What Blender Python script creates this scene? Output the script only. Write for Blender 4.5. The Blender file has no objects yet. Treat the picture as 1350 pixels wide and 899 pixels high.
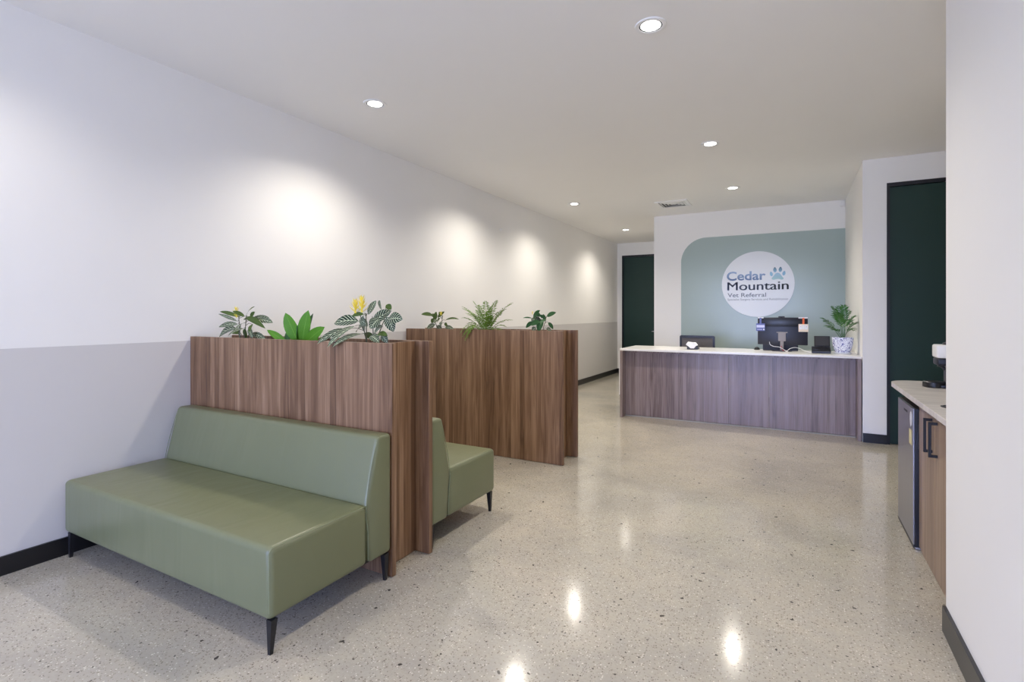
import bpy, bmesh, math, random
from mathutils import Vector, Matrix
random.seed(7)
S = bpy.context.scene
COL = S.collection
PI = math.pi

# ------------------------------------------------------------------ camera
CAM_H = 1.4
cd = bpy.data.cameras.new('camera')
cam = bpy.data.objects.new('camera', cd); COL.objects.link(cam)
cam.location = (0, 0, CAM_H)
cam.rotation_euler = (PI/2, 0, math.radians(28.743))
cd.sensor_width = 36; cd.lens = 18.136
cd.shift_y = -35.5/1350
cd.clip_start = 0.05
S.camera = cam

# ------------------------------------------------------------------ view
S.view_settings.view_transform = 'Standard'
S.view_settings.look = 'None'
S.view_settings.gamma = 1
S.view_settings.use_curve_mapping = False
S.view_settings.exposure = 0.44
try:
    S.cycles.max_bounces = 12; S.cycles.diffuse_bounces = 8; S.cycles.glossy_bounces = 4
    S.cycles.sample_clamp_indirect = 6; S.cycles.use_denoising = True
    S.cycles.caustics_reflective = False; S.cycles.caustics_refractive = False
except Exception: pass

def srgb(r, g, b, a=1):
    f = lambda c: (c/255/12.92) if c/255 <= .04045 else ((c/255+.055)/1.055)**2.4
    return (f(r), f(g), f(b), a)

# ------------------------------------------------------------------ world: soft overcast sky, darker street below the horizon
SKY = 20.0
w = bpy.data.worlds.new('world'); S.world = w; w.use_nodes = True
nt = w.node_tree; nt.nodes.clear()
tc = nt.nodes.new('ShaderNodeTexCoord'); sx = nt.nodes.new('ShaderNodeSeparateXYZ')
rp = nt.nodes.new('ShaderNodeValToRGB'); bg = nt.nodes.new('ShaderNodeBackground'); ow = nt.nodes.new('ShaderNodeOutputWorld')
nt.links.new(tc.outputs['Generated'], sx.inputs[0]); nt.links.new(sx.outputs['Z'], rp.inputs[0])
rp.color_ramp.elements[0].position = 0.0; rp.color_ramp.elements[0].color = (.40, .44, .62, 1)
rp.color_ramp.elements[1].position = 0.04; rp.color_ramp.elements[1].color = (.38, .48, 1.0, 1)
nt.links.new(rp.outputs[0], bg.inputs['Color']); bg.inputs['Strength'].default_value = SKY
nt.links.new(bg.outputs[0], ow.inputs[0])

# window opening of the shopfront behind the camera
WY, WX0, WX1, WZ0, WZ1 = -6.5, -3.4, 0.45, 0.05, 2.75
pl = bpy.data.lights.new('window_portal', 'AREA'); pl.shape = 'RECTANGLE'
pl.size = WX1-WX0; pl.size_y = WZ1-WZ0; pl.cycles.is_portal = True
po = bpy.data.objects.new('window_portal', pl); COL.objects.link(po)
po.location = ((WX0+WX1)/2, WY-.06, (WZ0+WZ1)/2); po.rotation_euler = (PI/2, 0, 0)

SPOT_W = 77.0
SPOT_COL = (1.0, .93, .82)

# ------------------------------------------------------------------ material helpers
def newmat(name):
    m = bpy.data.materials.new(name); m.use_nodes = True
    return m, m.node_tree, m.node_tree.nodes['Principled BSDF']
def setp(b, **k):
    for n, v in k.items():
        n = n.replace('_', ' ')
        if n in b.inputs: b.inputs[n].default_value = v
def math_(nt, op, a, b=None, c=None, clamp=False):
    n = nt.nodes.new('ShaderNodeMath'); n.operation = op; n.use_clamp = clamp
    for i, v in enumerate((a, b, c)):
        if v is None: continue
        if isinstance(v, (int, float)): n.inputs[i].default_value = v
        else: nt.links.new(v, n.inputs[i])
    return n.outputs[0]
def mix(nt, f, a, b, mode='MIX'):
    n = nt.nodes.new('ShaderNodeMix'); n.data_type = 'RGBA'; n.blend_type = mode
    if isinstance(f, (int, float)): n.inputs[0].default_value = f
    else: nt.links.new(f, n.inputs[0])
    for i, v in ((6, a), (7, b)):
        if isinstance(v, tuple): n.inputs[i].default_value = v
        else: nt.links.new(v, n.inputs[i])
    return n.outputs[2]
def noise(nt, vec, scale, detail=3, rough=.5, dist=0):
    n = nt.nodes.new('ShaderNodeTexNoise'); n.inputs['Scale'].default_value = scale
    n.inputs['Detail'].default_value = detail; n.inputs['Roughness'].default_value = rough
    n.inputs['Distortion'].default_value = dist
    if vec is not None: nt.links.new(vec, n.inputs['Vector'])
    return n.outputs['Fac']
def ramp(nt, f, stops, interp='LINEAR'):
    n = nt.nodes.new('ShaderNodeValToRGB'); cr = n.color_ramp; cr.interpolation = interp
    while len(cr.elements) < len(stops): cr.elements.new(.5)
    for e, (p, c) in zip(cr.elements, stops):
        e.position = p; e.color = c if isinstance(c, tuple) else (c, c, c, 1)
    nt.links.new(f, n.inputs[0]); return n.outputs[0]
def coords(nt, kind='Object'):
    return nt.nodes.new('ShaderNodeTexCoord').outputs[kind]
def sep(nt, v):
    n = nt.nodes.new('ShaderNodeSeparateXYZ'); nt.links.new(v, n.inputs[0]); return n.outputs
def comb(nt, x, y, z):
    n = nt.nodes.new('ShaderNodeCombineXYZ')
    for i, v in enumerate((x, y, z)):
        if isinstance(v, (int, float)): n.inputs[i].default_value = v
        else: nt.links.new(v, n.inputs[i])
    return n.outputs[0]
def bump(nt, b, h, strength=.2, dist=.002):
    n = nt.nodes.new('ShaderNodeBump'); n.inputs['Strength'].default_value = strength; n.inputs['Distance'].default_value = dist
    nt.links.new(h, n.inputs['Height']); nt.links.new(n.outputs[0], b.inputs['Normal'])

def plain(name, col, rough=.5, metal=0, var=.04, scale=20, coat=0, spec=.5, bmp=0):
    """plain painted, moulded or metal surface with a little tonal variation"""
    m, nt, b = newmat(name)
    n = noise(nt, coords(nt), scale, 3)
    c2 = tuple(min(1, c*(1+var)) for c in col[:3])+(1,); c1 = tuple(c*(1-var) for c in col[:3])+(1,)
    nt.links.new(mix(nt, n, c1, c2), b.inputs['Base Color'])
    setp(b, Roughness=rough, Metallic=metal, Coat_Weight=coat)
    b.inputs['Specular IOR Level'].default_value = spec
    if bmp: bump(nt, b, n, bmp, .001)
    return m

def mat_wood(name, dark, mid, light, rough=.42):
    m, nt, b = newmat(name)
    s = sep(nt, coords(nt))
    a = math_(nt, 'ADD', s[0], math_(nt, 'MULTIPLY', s[1], 1.37))
    z = s[2]
    # staves: strips of random width and tone
    v = nt.nodes.new('ShaderNodeTexVoronoi'); v.voronoi_dimensions = '1D'; v.inputs['Scale'].default_value = 19
    nt.links.new(a, v.inputs['W'])
    stave = sep(nt, v.outputs['Color'])[0]
    v2 = nt.nodes.new('ShaderNodeTexVoronoi'); v2.voronoi_dimensions = '1D'; v2.inputs['Scale'].default_value = 19; v2.feature = 'DISTANCE_TO_EDGE'
    nt.links.new(a, v2.inputs['W'])
    edge = math_(nt, 'LESS_THAN', v2.outputs['Distance'], .03)
    off = math_(nt, 'MULTIPLY', stave, 13.0)
    zz = math_(nt, 'ADD', z, off)
    fig = noise(nt, comb(nt, math_(nt, 'MULTIPLY', a, 28), 0, math_(nt, 'MULTIPLY', zz, 1.3)), 1, 4, .55, 1.4)
    fine = noise(nt, comb(nt, math_(nt, 'MULTIPLY', a, 170), 0, math_(nt, 'MULTIPLY', zz, 2.2)), 1, 3, .6)
    f = math_(nt, 'ADD', math_(nt, 'MULTIPLY', math_(nt, 'SUBTRACT', fig, .08), .76), math_(nt, 'ADD', math_(nt, 'MULTIPLY', stave, .20), .07))
    f = math_(nt, 'ADD', f, math_(nt, 'MULTIPLY', fine, .22))
    col = ramp(nt, f, [(.34, dark), (.56, mid), (.84, light)])
    col = mix(nt, math_(nt, 'MULTIPLY', edge, .35), col, dark)
    nt.links.new(col, b.inputs['Base Color'])
    setp(b, Roughness=rough)
    bump(nt, b, fine, .12, .0006)
    return m

# ---- wood laminates
M = {}
M['walnut'] = mat_wood('walnut_laminate', srgb(76, 51, 33), srgb(119, 89, 64), srgb(160, 129, 101), .42)
M['desk_wood_daylit'] = mat_wood('desk_laminate_daylit', srgb(94, 78, 74), srgb(134, 118, 116), srgb(158, 144, 142), .34)  # walnut tones with the daylight sheen painted in, paler and greyer
M['cab_wood'] = mat_wood('cabinet_laminate', srgb(106, 85, 69), srgb(140, 117, 98), srgb(168, 145, 124), .36)

# ---- paint
def paint(name, col):
    m, nt, b = newmat(name)
    n = noise(nt, coords(nt), 3, 4)
    nt.links.new(mix(nt, n, tuple(c*.985 for c in col[:3])+(1,), col), b.inputs['Base Color'])
    setp(b, Roughness=.62)
    bump(nt, b, noise(nt, coords(nt), 260, 2), .05, .0008)
    return m
WHITE = srgb(238, 237, 235)
M['white_paint'] = paint('white_paint', WHITE)
M['ceiling_paint'] = paint('ceiling_paint', srgb(243, 242, 240))
def mat_leftwall():
    m, nt, b = newmat('two_tone_wall_paint')
    s = sep(nt, coords(nt))
    up = math_(nt, 'GREATER_THAN', s[2], 1.213)
    n = noise(nt, coords(nt), 3, 4)
    lo = mix(nt, n, srgb(204, 202, 201), srgb(207, 205, 204))
    hi = mix(nt, n, srgb(234, 233, 231), srgb(237, 236, 234))
    nt.links.new(mix(nt, up, lo, hi), b.inputs['Base Color'])
    setp(b, Roughness=.6)
    bump(nt, b, noise(nt, coords(nt), 260, 2), .05, .0008)
    return m
M['leftwall'] = mat_leftwall()
M['black_skirting'] = plain('black_skirting', srgb(22, 22, 25), .35)
M['grey_skirting'] = plain('dark_satin_skirting', srgb(40, 40, 42), .3)
M['green_door'] = plain('dark_green_door', srgb(4, 45, 36), .55)
M['black_frame'] = plain('black_frame', srgb(12, 13, 20), .4)
M['trim_grey'] = plain('pale_grey_trim', srgb(176, 174, 172), .6)
M['alu'] = plain('aluminium', srgb(190, 192, 198), .35, .9)

# ---- floor
def mat_floor():
    m, nt, b = newmat('polished_concrete')
    co = coords(nt)
    cloud = noise(nt, co, 1.1, 5, .6, .4)
    mid = noise(nt, co, 9, 4, .6)
    fine = noise(nt, co, 75, 3, .7)
    base = ramp(nt, cloud, [(.3, srgb(160, 155, 145)), (.52, srgb(184, 177, 161)), (.72, srgb(200, 190, 171))])
    base = mix(nt, ramp(nt, mid, [(.4, 0.0), (.7, .35)]), base, srgb(172, 169, 162))
    base = mix(nt, ramp(nt, fine, [(.35, .40), (.60, 0.0)]), base, srgb(158, 152, 140))
    def specks(scale, prob, size, col, base, seedoff):
        v = nt.nodes.new('ShaderNodeTexVoronoi'); v.inputs['Scale'].default_value = scale; v.voronoi_dimensions = '2D'
        mp = nt.nodes.new('ShaderNodeMapping'); mp.inputs['Location'].default_value = (seedoff, seedoff*1.7, 0)
        wob = nt.nodes.new('ShaderNodeTexNoise'); wob.inputs['Scale'].default_value = scale*1.6
        nt.links.new(co, wob.inputs['Vector'])
        add = nt.nodes.new('ShaderNodeMixRGB'); add.blend_type = 'LINEAR_LIGHT'; add.inputs[0].default_value = .35/scale
        nt.links.new(co, add.inputs[1]); nt.links.new(wob.outputs['Color'], add.inputs[2])
        nt.links.new(add.outputs[0], mp.inputs['Vector']); nt.links.new(mp.outputs[0], v.inputs['Vector'])
        cs = sep(nt, v.outputs['Color'])
        pick = math_(nt, 'LESS_THAN', cs[0], prob)
        thr = math_(nt, 'MULTIPLY', math_(nt, 'ADD', cs[1], .35), size)
        inn = math_(nt, 'LESS_THAN', v.outputs['Distance'], thr)
        return mix(nt, math_(nt, 'MULTIPLY', math_(nt, 'MULTIPLY', pick, inn), .88), base, col)
    base = specks(90, .20, .30, srgb(140, 132, 118), base, 1.3)
    base = specks(105, .13, .28, srgb(218, 211, 196), base, 5.1)
    base = specks(130, .12, .30, srgb(124, 116, 106), base, 9.7)
    base = specks(70, .035, .26, srgb(76, 70, 64), base, 3.9)
    base = specks(19, .035, .13, srgb(44, 40, 38), base, 7.7)
    nt.links.new(base, b.inputs['Base Color'])
    nt.links.new(ramp(nt, mid, [(.3, .10), (.7, .15)]), b.inputs['Roughness'])
    b.inputs['Specular IOR Level'].default_value = .5
    bump(nt, b, noise(nt, co, 14, 3), .03, .002)
    return m
M['floor'] = mat_floor()

# ---- vinyl
def mat_vinyl():
    m, nt, b = newmat('sage_green_vinyl')
    co = coords(nt)
    n = noise(nt, co, 5, 4)
    nt.links.new(mix(nt, n, srgb(106, 110, 81), srgb(112, 116, 86)), b.inputs['Base Color'])
    setp(b, Roughness=.36)
    g = noise(nt, co, 420, 2)
    s = sep(nt, co)
    fold = noise(nt, comb(nt, math_(nt, 'MULTIPLY', s[0], 7), math_(nt, 'MULTIPLY', s[1], 3), math_(nt, 'MULTIPLY', s[2], 1.2)), 1, 2, .5, .6)
    h = math_(nt, 'ADD', math_(nt, 'MULTIPLY', g, .05), math_(nt, 'MULTIPLY', fold, 1.0))
    bump(nt, b, h, .35, .012)
    return m
M['vinyl'] = mat_vinyl()
M['piping'] = plain('sage_piping', srgb(128, 136, 106), .45)
M['black_metal'] = plain('black_powder_coat', srgb(20, 21, 26), .4)
M['black_plastic'] = plain('black_plastic', srgb(20, 21, 28), .35)
M['dark_plastic'] = plain('dark_grey_plastic', srgb(46, 47, 54), .45)
M['navy_plastic'] = plain('near_black_casing', srgb(26, 28, 42), .4)
M['mesh'] = plain('chair_mesh_fabric', srgb(104, 100, 100), .8, scale=200, var=.3)
M['white_plastic'] = plain('white_plastic', srgb(238, 238, 238), .35)
M['tissue'] = plain('white_tissue', srgb(246, 246, 248), .8)
M['red'] = plain('red_cable', srgb(150, 30, 40), .5)
M['silver'] = plain('brushed_silver', srgb(150, 142, 136), .5, .3)
M['soil'] = plain('potting_soil', srgb(58, 44, 34), .95, var=.5, scale=90, bmp=.6)
M['stem'] = plain('plant_stem', srgb(74, 78, 52), .5)
M['stem_green'] = plain('green_stem', srgb(72, 104, 44), .5)
M['yellow'] = plain('yellow_bract', srgb(240, 222, 90), .5, var=.15)
M['fern'] = plain('fern_green', srgb(112, 146, 52), .5, var=.3, scale=30)
M['palm'] = plain('palm_green', srgb(58, 112, 44), .42, var=.3, scale=30)
M['switch_white'] = plain('sensor_white', srgb(236, 236, 236), .4)
M['rubber'] = plain('dark_baffle', srgb(90, 90, 92), .6)

def mat_stone(name, a, bcol, rough=.2):
    m, nt, b = newmat(name)
    co = coords(nt); s = sep(nt, co)
    st = noise(nt, comb(nt, math_(nt, 'MULTIPLY', s[0], 2.0), math_(nt, 'MULTIPLY', s[1], 9), s[2]), 1, 5, .6, 1.2)
    nt.links.new(mix(nt, ramp(nt, st, [(.38, 0.0), (.62, 1.0)]), a, bcol), b.inputs['Base Color'])
    setp(b, Roughness=rough); return m
M['benchtop'] = mat_stone('pale_stone_benchtop', srgb(208, 203, 199), srgb(224, 219, 214), .25)
M['desktop'] = mat_stone('white_stone_worktop', srgb(236, 234, 230), srgb(242, 240, 237), .22)
M['glass_green'] = plain('sage_gloss_glass', srgb(166, 182, 179), .2, var=.02, scale=2, spec=.3)
M['white_gloss'] = plain('white_gloss_disc', srgb(226, 230, 236), .22, var=.02, scale=3, spec=.25)
M['ink_grey'] = plain('grey_lettering', srgb(96, 106, 118), .3)
M['ink_small'] = plain('pale_grey_lettering', srgb(128, 134, 142), .3)
def mat_grad(name, c0, c1, axis, p0, p1):
    m, nt, b = newmat(name)
    s = sep(nt, coords(nt))
    f = math_(nt, 'DIVIDE', math_(nt, 'SUBTRACT', s[axis], p0), p1-p0, clamp=True)
    nt.links.new(mix(nt, f, c0, c1), b.inputs['Base Color']); setp(b, Roughness=.3); return m
# object coordinates are relative to the sign's centre (-0.522, 8.98, 1.872)
M['ink_cedar'] = mat_grad('blue_printed_lettering', srgb(74, 100, 140), srgb(134, 160, 196), 2, .07, .20)
M['ink_mount'] = mat_grad('slate_printed_lettering', srgb(96, 108, 140), srgb(38, 50, 56), 0, -.25, .35)
M['paw_pad'] = mat_grad('paw_pad_print', srgb(150, 190, 190), srgb(150, 185, 214), 2, .06, .17)
M['paw_toe'] = mat_grad('paw_toe_print', srgb(130, 176, 206), srgb(36, 76, 92), 2, .17, .27)

def mat_steel():
    m, nt, b = newmat('brushed_steel_door')
    co = coords(nt); s = sep(nt, co)
    n = noise(nt, comb(nt, s[0], math_(nt, 'MULTIPLY', s[1], 300), math_(nt, 'MULTIPLY', s[2], 3)), 1, 2)
    nt.links.new(mix(nt, n, srgb(150, 152, 160), srgb(176, 178, 186)), b.inputs['Base Color'])
    setp(b, Metallic=.85, Roughness=.28); return m
M['steel'] = mat_steel()

def mat_leaf(name, green, vein, zebra):
    m, nt, b = newmat(name)
    uv = sep(nt, coords(nt, 'UV'))
    u, v = uv[0], uv[1]
    d = math_(nt, 'ABSOLUTE', math_(nt, 'SUBTRACT', u, .5))
    rib = math_(nt, 'LESS_THAN', d, .028 if zebra else .018)
    t = math_(nt, 'FRACT', math_(nt, 'MULTIPLY', math_(nt, 'SUBTRACT', v, math_(nt, 'MULTIPLY', d, .55)), 7 if zebra else 11))
    t = math_(nt, 'ABSOLUTE', math_(nt, 'SUBTRACT', t, .5))
    strp = math_(nt, 'LESS_THAN', t, .115 if zebra else .04)
    f = math_(nt, 'MAXIMUM', rib, math_(nt, 'MULTIPLY', strp, 1.0 if zebra else .5))
    n = noise(nt, coords(nt), 25, 2)
    g = mix(nt, n, tuple(c*.75 for c in green[:3])+(1,), green)
    nt.links.new(mix(nt, math_(nt, 'MULTIPLY', f, .9 if zebra else .45), g, vein), b.inputs['Base Color'])
    setp(b, Roughness=.5)
    b.inputs['Specular IOR Level'].default_value = .22
    return m
M['leaf_zebra'] = mat_leaf('zebra_striped_leaf', srgb(18, 46, 28), srgb(206, 216, 180), True)
M['leaf_dark'] = mat_leaf('olive_green_leaf', srgb(74, 96, 40), srgb(130, 150, 80), False)
M['leaf_bright'] = mat_leaf('bright_green_leaf', srgb(84, 140, 32), srgb(140, 186, 80), False)
M['leaf_deep'] = mat_leaf('deep_green_leaf', srgb(52, 94, 52), srgb(96, 136, 84), False)

def mat_pot():
    m, nt, b = newmat('blue_and_white_ceramic')
    co = coords(nt)
    w1 = nt.nodes.new('ShaderNodeTexNoise'); w1.inputs['Scale'].default_value = 26; w1.inputs['Detail'].default_value = 1; w1.inputs['Distortion'].default_value = 2.2
    nt.links.new(co, w1.inputs['Vector'])
    f = math_(nt, 'ABSOLUTE', math_(nt, 'SUBTRACT', w1.outputs['Fac'], .5))
    v = nt.nodes.new('ShaderNodeTexVoronoi'); v.inputs['Scale'].default_value = 30; nt.links.new(co, v.inputs['Vector'])
    blob = math_(nt, 'LESS_THAN', v.outputs['Distance'], .34)
    f2 = math_(nt, 'MAXIMUM', math_(nt, 'LESS_THAN', f, .03), math_(nt, 'MULTIPLY', blob, math_(nt, 'GREATER_THAN', w1.outputs['Fac'], .47)))
    nt.links.new(mix(nt, f2, srgb(232, 236, 250), srgb(48, 56, 150)), b.inputs['Base Color'])
    setp(b, Roughness=.15, Coat_Weight=.4); return m
M['pot'] = mat_pot()

def mat_emit(name, col, st):
    m, nt, b = newmat(name)
    b.inputs['Base Color'].default_value = (1, 1, 1, 1)
    b.inputs['Emission Color'].default_value = col; b.inputs['Emission Strength'].default_value = st
    return m
M['lens'] = mat_emit('lit_lamp_lens', (1, .97, .92, 1), 9)
def mat_pane():
    m, nt, b = newmat('clear_window_glass')
    tr = nt.nodes.new('ShaderNodeBsdfTransparent'); gl = nt.nodes.new('ShaderNodeBsdfGlossy'); mx = nt.nodes.new('ShaderNodeMixShader')
    tr.inputs[0].default_value = (.95, .97, .97, 1); gl.inputs['Roughness'].default_value = .02; mx.inputs[0].default_value = .06
    nt.links.new(tr.outputs[0], mx.inputs[1]); nt.links.new(gl.outputs[0], mx.inputs[2])
    nt.links.new(mx.outputs[0], nt.nodes['Material Output'].inputs[0]); return m
M['pane'] = mat_pane()

# ------------------------------------------------------------------ object helpers
def thing(name, label, cat, loc, group=None):
    o = bpy.data.objects.new(name, None); COL.objects.link(o)
    o.location = loc; o['label'] = label; o['category'] = cat
    o.empty_display_size = .05
    if group: o['group'] = group
    return o
def origin_of(o):
    v = Vector((0, 0, 0))
    while o is not None:
        v += Vector(o.location); o = o.parent
    return v
def obj(name, bm, mat, parent=None, smooth=False, origin=None, angle=35):
    """link bm (world coordinates) as one mesh object; parts take the origin of their thing"""
    org = origin_of(parent) if parent is not None else Vector(origin or (0, 0, 0))
    bmesh.ops.recalc_face_normals(bm, faces=bm.faces[:])
    bmesh.ops.translate(bm, verts=bm.verts[:], vec=-org)
    me = bpy.data.meshes.new(name); bm.to_mesh(me); bm.free()
    me.materials.append(M[mat] if isinstance(mat, str) else mat)
    if smooth:
        for p in me.polygons: p.use_smooth = True
        try: me.set_sharp_from_angle(angle=math.radians(angle))
        except Exception: pass
    o = bpy.data.objects.new(name, me); COL.objects.link(o)
    if parent is not None: o.parent = parent
    else: o.location = org
    return o
def tag(o, label, cat, group=None):
    o['label'] = label; o['category'] = cat
    if group: o['group'] = group
    return o
def struct(o): o['kind'] = 'structure'; return o

def box(bm, x0, x1, y0, y1, z0, z1, bev=0, seg=2):
    r = bmesh.ops.create_cube(bm, size=1)
    vs = r['verts']
    bmesh.ops.scale(bm, verts=vs, vec=(x1-x0, y1-y0, z1-z0))
    bmesh.ops.translate(bm, verts=vs, vec=((x0+x1)/2, (y0+y1)/2, (z0+z1)/2))
    if bev:
        es = list({e for v in vs for e in v.link_edges})
        bmesh.ops.bevel(bm, geom=es, offset=bev, segments=seg, affect='EDGES', profile=.5)
    return vs
def B(*a, **k):
    bm = bmesh.new(); box(bm, *a, **k); return bm
def prism(bm, pts, axis, a0, a1, bev=0, seg=3):
    """extrude a polygon of 2D points along axis ('x','y','z') from a0 to a1"""
    def mk(p, a):
        if axis == 'x': return (a, p[0], p[1])
        if axis == 'y': return (p[0], a, p[1])
        return (p[0], p[1], a)
    A = [bm.verts.new(mk(p, a0)) for p in pts]; Bv = [bm.verts.new(mk(p, a1)) for p in pts]
    n = len(pts)
    bm.faces.new(A); bm.faces.new(Bv[::-1])
    for i in range(n): bm.faces.new((A[i], Bv[i], Bv[(i+1) % n], A[(i+1) % n]))
    if bev:
        es = list({e for v in A+Bv for e in v.link_edges})
        bmesh.ops.bevel(bm, geom=es, offset=bev, segments=seg, affect='EDGES', profile=.5)
def taper_leg(bm, cx, cy, z0, z1, w0, w1, dx=0, dy=0):
    """square leg tapering from w1 at the top to w0 at the foot, foot shifted by (dx, dy)"""
    lo = [bm.verts.new((cx+dx+sx*w0/2, cy+dy+sy*w0/2, z0)) for sx, sy in ((-1,-1),(1,-1),(1,1),(-1,1))]
    hi = [bm.verts.new((cx+sx*w1/2, cy+sy*w1/2, z1)) for sx, sy in ((-1,-1),(1,-1),(1,1),(-1,1))]
    bm.faces.new(lo[::-1]); bm.faces.new(hi)
    for i in range(4): bm.faces.new((lo[i], lo[(i+1) % 4], hi[(i+1) % 4], hi[i]))
def lathe(bm, cx, cy, prof, n=32, cap=True):
    """revolve (r, z) pairs about the vertical through cx, cy"""
    rings = []
    for r, z in prof:
        rings.append([bm.verts.new((cx+r*math.cos(2*PI*i/n), cy+r*math.sin(2*PI*i/n), z)) for i in range(n)])
    for a, b in zip(rings, rings[1:]):
        for i in range(n): bm.faces.new((a[i], a[(i+1) % n], b[(i+1) % n], b[i]))
    if cap:
        bm.faces.new(rings[0][::-1]); bm.faces.new(rings[-1])
def tube(bm, pts, r, n=8, r1=None):
    pts = [Vector(p) for p in pts]; r1 = r if r1 is None else r1
    rings = []
    prev = Vector((0, 0, 1))
    for i, p in enumerate(pts):
        d = (pts[min(i+1, len(pts)-1)]-pts[max(i-1, 0)]).normalized()
        a = d.cross(prev)
        if a.length < .05: a = d.cross(Vector((1, 0, 0)))
        a.normalize(); b = d.cross(a).normalized()
        rr = r+(r1-r)*i/(len(pts)-1)
        rings.append([bm.verts.new(p+a*rr*math.cos(2*PI*k/n)+b*rr*math.sin(2*PI*k/n)) for k in range(n)])
    for a, b in zip(rings, rings[1:]):
        for k in range(n): bm.faces.new((a[k], a[(k+1) % n], b[(k+1) % n], b[k]))
    bm.faces.new(rings[0][::-1]); bm.faces.new(rings[-1])
def bez(p0, p1, p2, n=8):
    p0, p1, p2 = map(Vector, (p0, p1, p2))
    return [p0*(1-t)**2+p1*2*t*(1-t)+p2*t*t for t in [i/n for i in range(n+1)]]
def spline(pts, n=6):
    """Catmull-Rom through the points"""
    P = [Vector(p) for p in pts]; P = [P[0]*2-P[1]]+P+[P[-1]*2-P[-2]]; out = []
    for i in range(1, len(P)-2):
        for k in range(n):
            t = k/n; a, b, c, d = P[i-1], P[i], P[i+1], P[i+2]
            out.append(.5*((2*b)+(c-a)*t+(2*a-5*b+4*c-d)*t*t+(3*b-a-3*c+d)*t**3))
    out.append(P[-2]); return out

def dup(root, loc, rotz=0, label=None, group=None):
    r = root.copy(); COL.objects.link(r); r.location = loc; r.rotation_euler = (0, 0, rotz)
    if label: r['label'] = label
    if group: r['group'] = group
    for ch in list(root.children):
        c = ch.copy(); COL.objects.link(c); c.parent = r
        for g in ch.children:
            d = g.copy(); COL.objects.link(d); d.parent = c
    return r

# ================================================================== ROOM SHELL
LX = -3.73; H = 3.08; XR = 2.05; YB = 12.05
struct(obj('floor', B(LX-.1, XR+.1, WY-.12, YB+.1, -.1, 0), 'floor'))
struct(obj('ceiling', B(LX-.1, XR+.1, WY-.12, YB+.1, H, H+.1), 'ceiling_paint'))
struct(obj('wall_left', B(LX-.1, LX, WY-.12, YB+.1, 0, H), 'leftwall'))
struct(obj('wall_back', B(-2.134, .65, 9.0, YB, 0, H), 'white_paint'))          # solid block carrying the sign
struct(obj('wall_pier', B(.65, .865, 6.8, YB, 0, H), 'white_paint'))
bm = bmesh.new()
box(bm, .865, XR, 6.8, 6.95, 2.807, H); box(bm, 1.77, XR, 6.8, 6.95, 0, 2.807)
box(bm, .865, 1.77, 6.93, 6.98, 0, 2.807)  # added slab behind the door, keeps outside light from leaking under it
struct(obj('wall_passage', bm, 'white_paint'))
struct(obj('wall_right', B(.585, 1.27, WY-.12, 2.918, 0, H), 'white_paint'))
struct(obj('wall_kitchen', B(1.27, XR, WY-.12, 4.86, 0, H), 'white_paint'))
struct(obj('wall_side', B(1.97, XR, 4.86, 6.8, 0, H), 'white_paint'))
bm = bmesh.new()                                                               # hall end wall round the door
box(bm, LX, -3.617, YB, YB+.1, 0, H); box(bm, -2.70, -2.134, YB, YB+.1, 0, H); box(bm, -3.617, -2.70, YB, YB+.1, 2.79, H); box(bm, -3.617, -2.70, YB+.1, YB+.14, 0, 2.79)  # last box: unseen slab added behind the door to block light leaks
struct(obj('wall_hall', bm, 'white_paint'))
bm = bmesh.new()                                                               # shopfront wall behind the camera
box(bm, LX, WX0, WY-.12, WY, 0, H); box(bm, WX1, .585, WY-.12, WY, 0, H)
box(bm, WX0, WX1, WY-.12, WY, WZ1, H); box(bm, WX0, WX1, WY-.12, WY, 0, WZ0)
struct(obj('wall_front', bm, 'white_paint'))
win = bpy.data.objects.new('window_1', None); COL.objects.link(win); win['kind'] = 'structure'; win.location = (WX0, WY, 0)
bm = bmesh.new()
box(bm, WX0, WX1, WY-.1, WY-.04, WZ0, WZ0+.05); box(bm, WX0, WX1, WY-.1, WY-.04, WZ1-.05, WZ1); box(bm, WX0, WX1, WY-.1, WY-.04, 2.1, 2.15)
for i in range(5):
    x = WX0+(WX1-WX0-.05)*i/4; box(bm, x, x+.05, WY-.1, WY-.04, WZ0, WZ1)
obj('window_frame', bm, 'black_frame', win)
obj('pane', B(WX0, WX1, WY-.075, WY-.069, WZ0, WZ1), 'pane', win)

# doors
def door(n, x0, x1, y, top, hs):
    d = bpy.data.objects.new('door_%d' % n, None); COL.objects.link(d); d['kind'] = 'structure'; d.location = ((x0+x1)/2, y, 0)
    bm = bmesh.new()
    box(bm, x0, x0+.028, y-.004, y+.1, 0, top); box(bm, x1-.028, x1, y-.004, y+.1, 0, top); box(bm, x0+.028, x1-.028, y-.004, y+.1, top-.04, top)
    obj('door_frame', bm, 'black_frame', d)
    lf = obj('door_leaf', B(x0+.03, x1-.03, y+.03, y+.07, .006, top-.042), 'green_door', d)
    hx = x1-.09 if hs > 0 else x0+.09
    bm = bmesh.new(); tube(bm, [(hx, y+.03, 1.0), (hx, y-.02, 1.0), (hx-hs*.12, y-.02, 1.0)], .008)
    obj('handle', bm, 'alu', lf)
door(1, .865, 1.77, 6.8, 2.807, 1)
door(2, -3.617, -2.70, YB, 2.79, 1)

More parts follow.
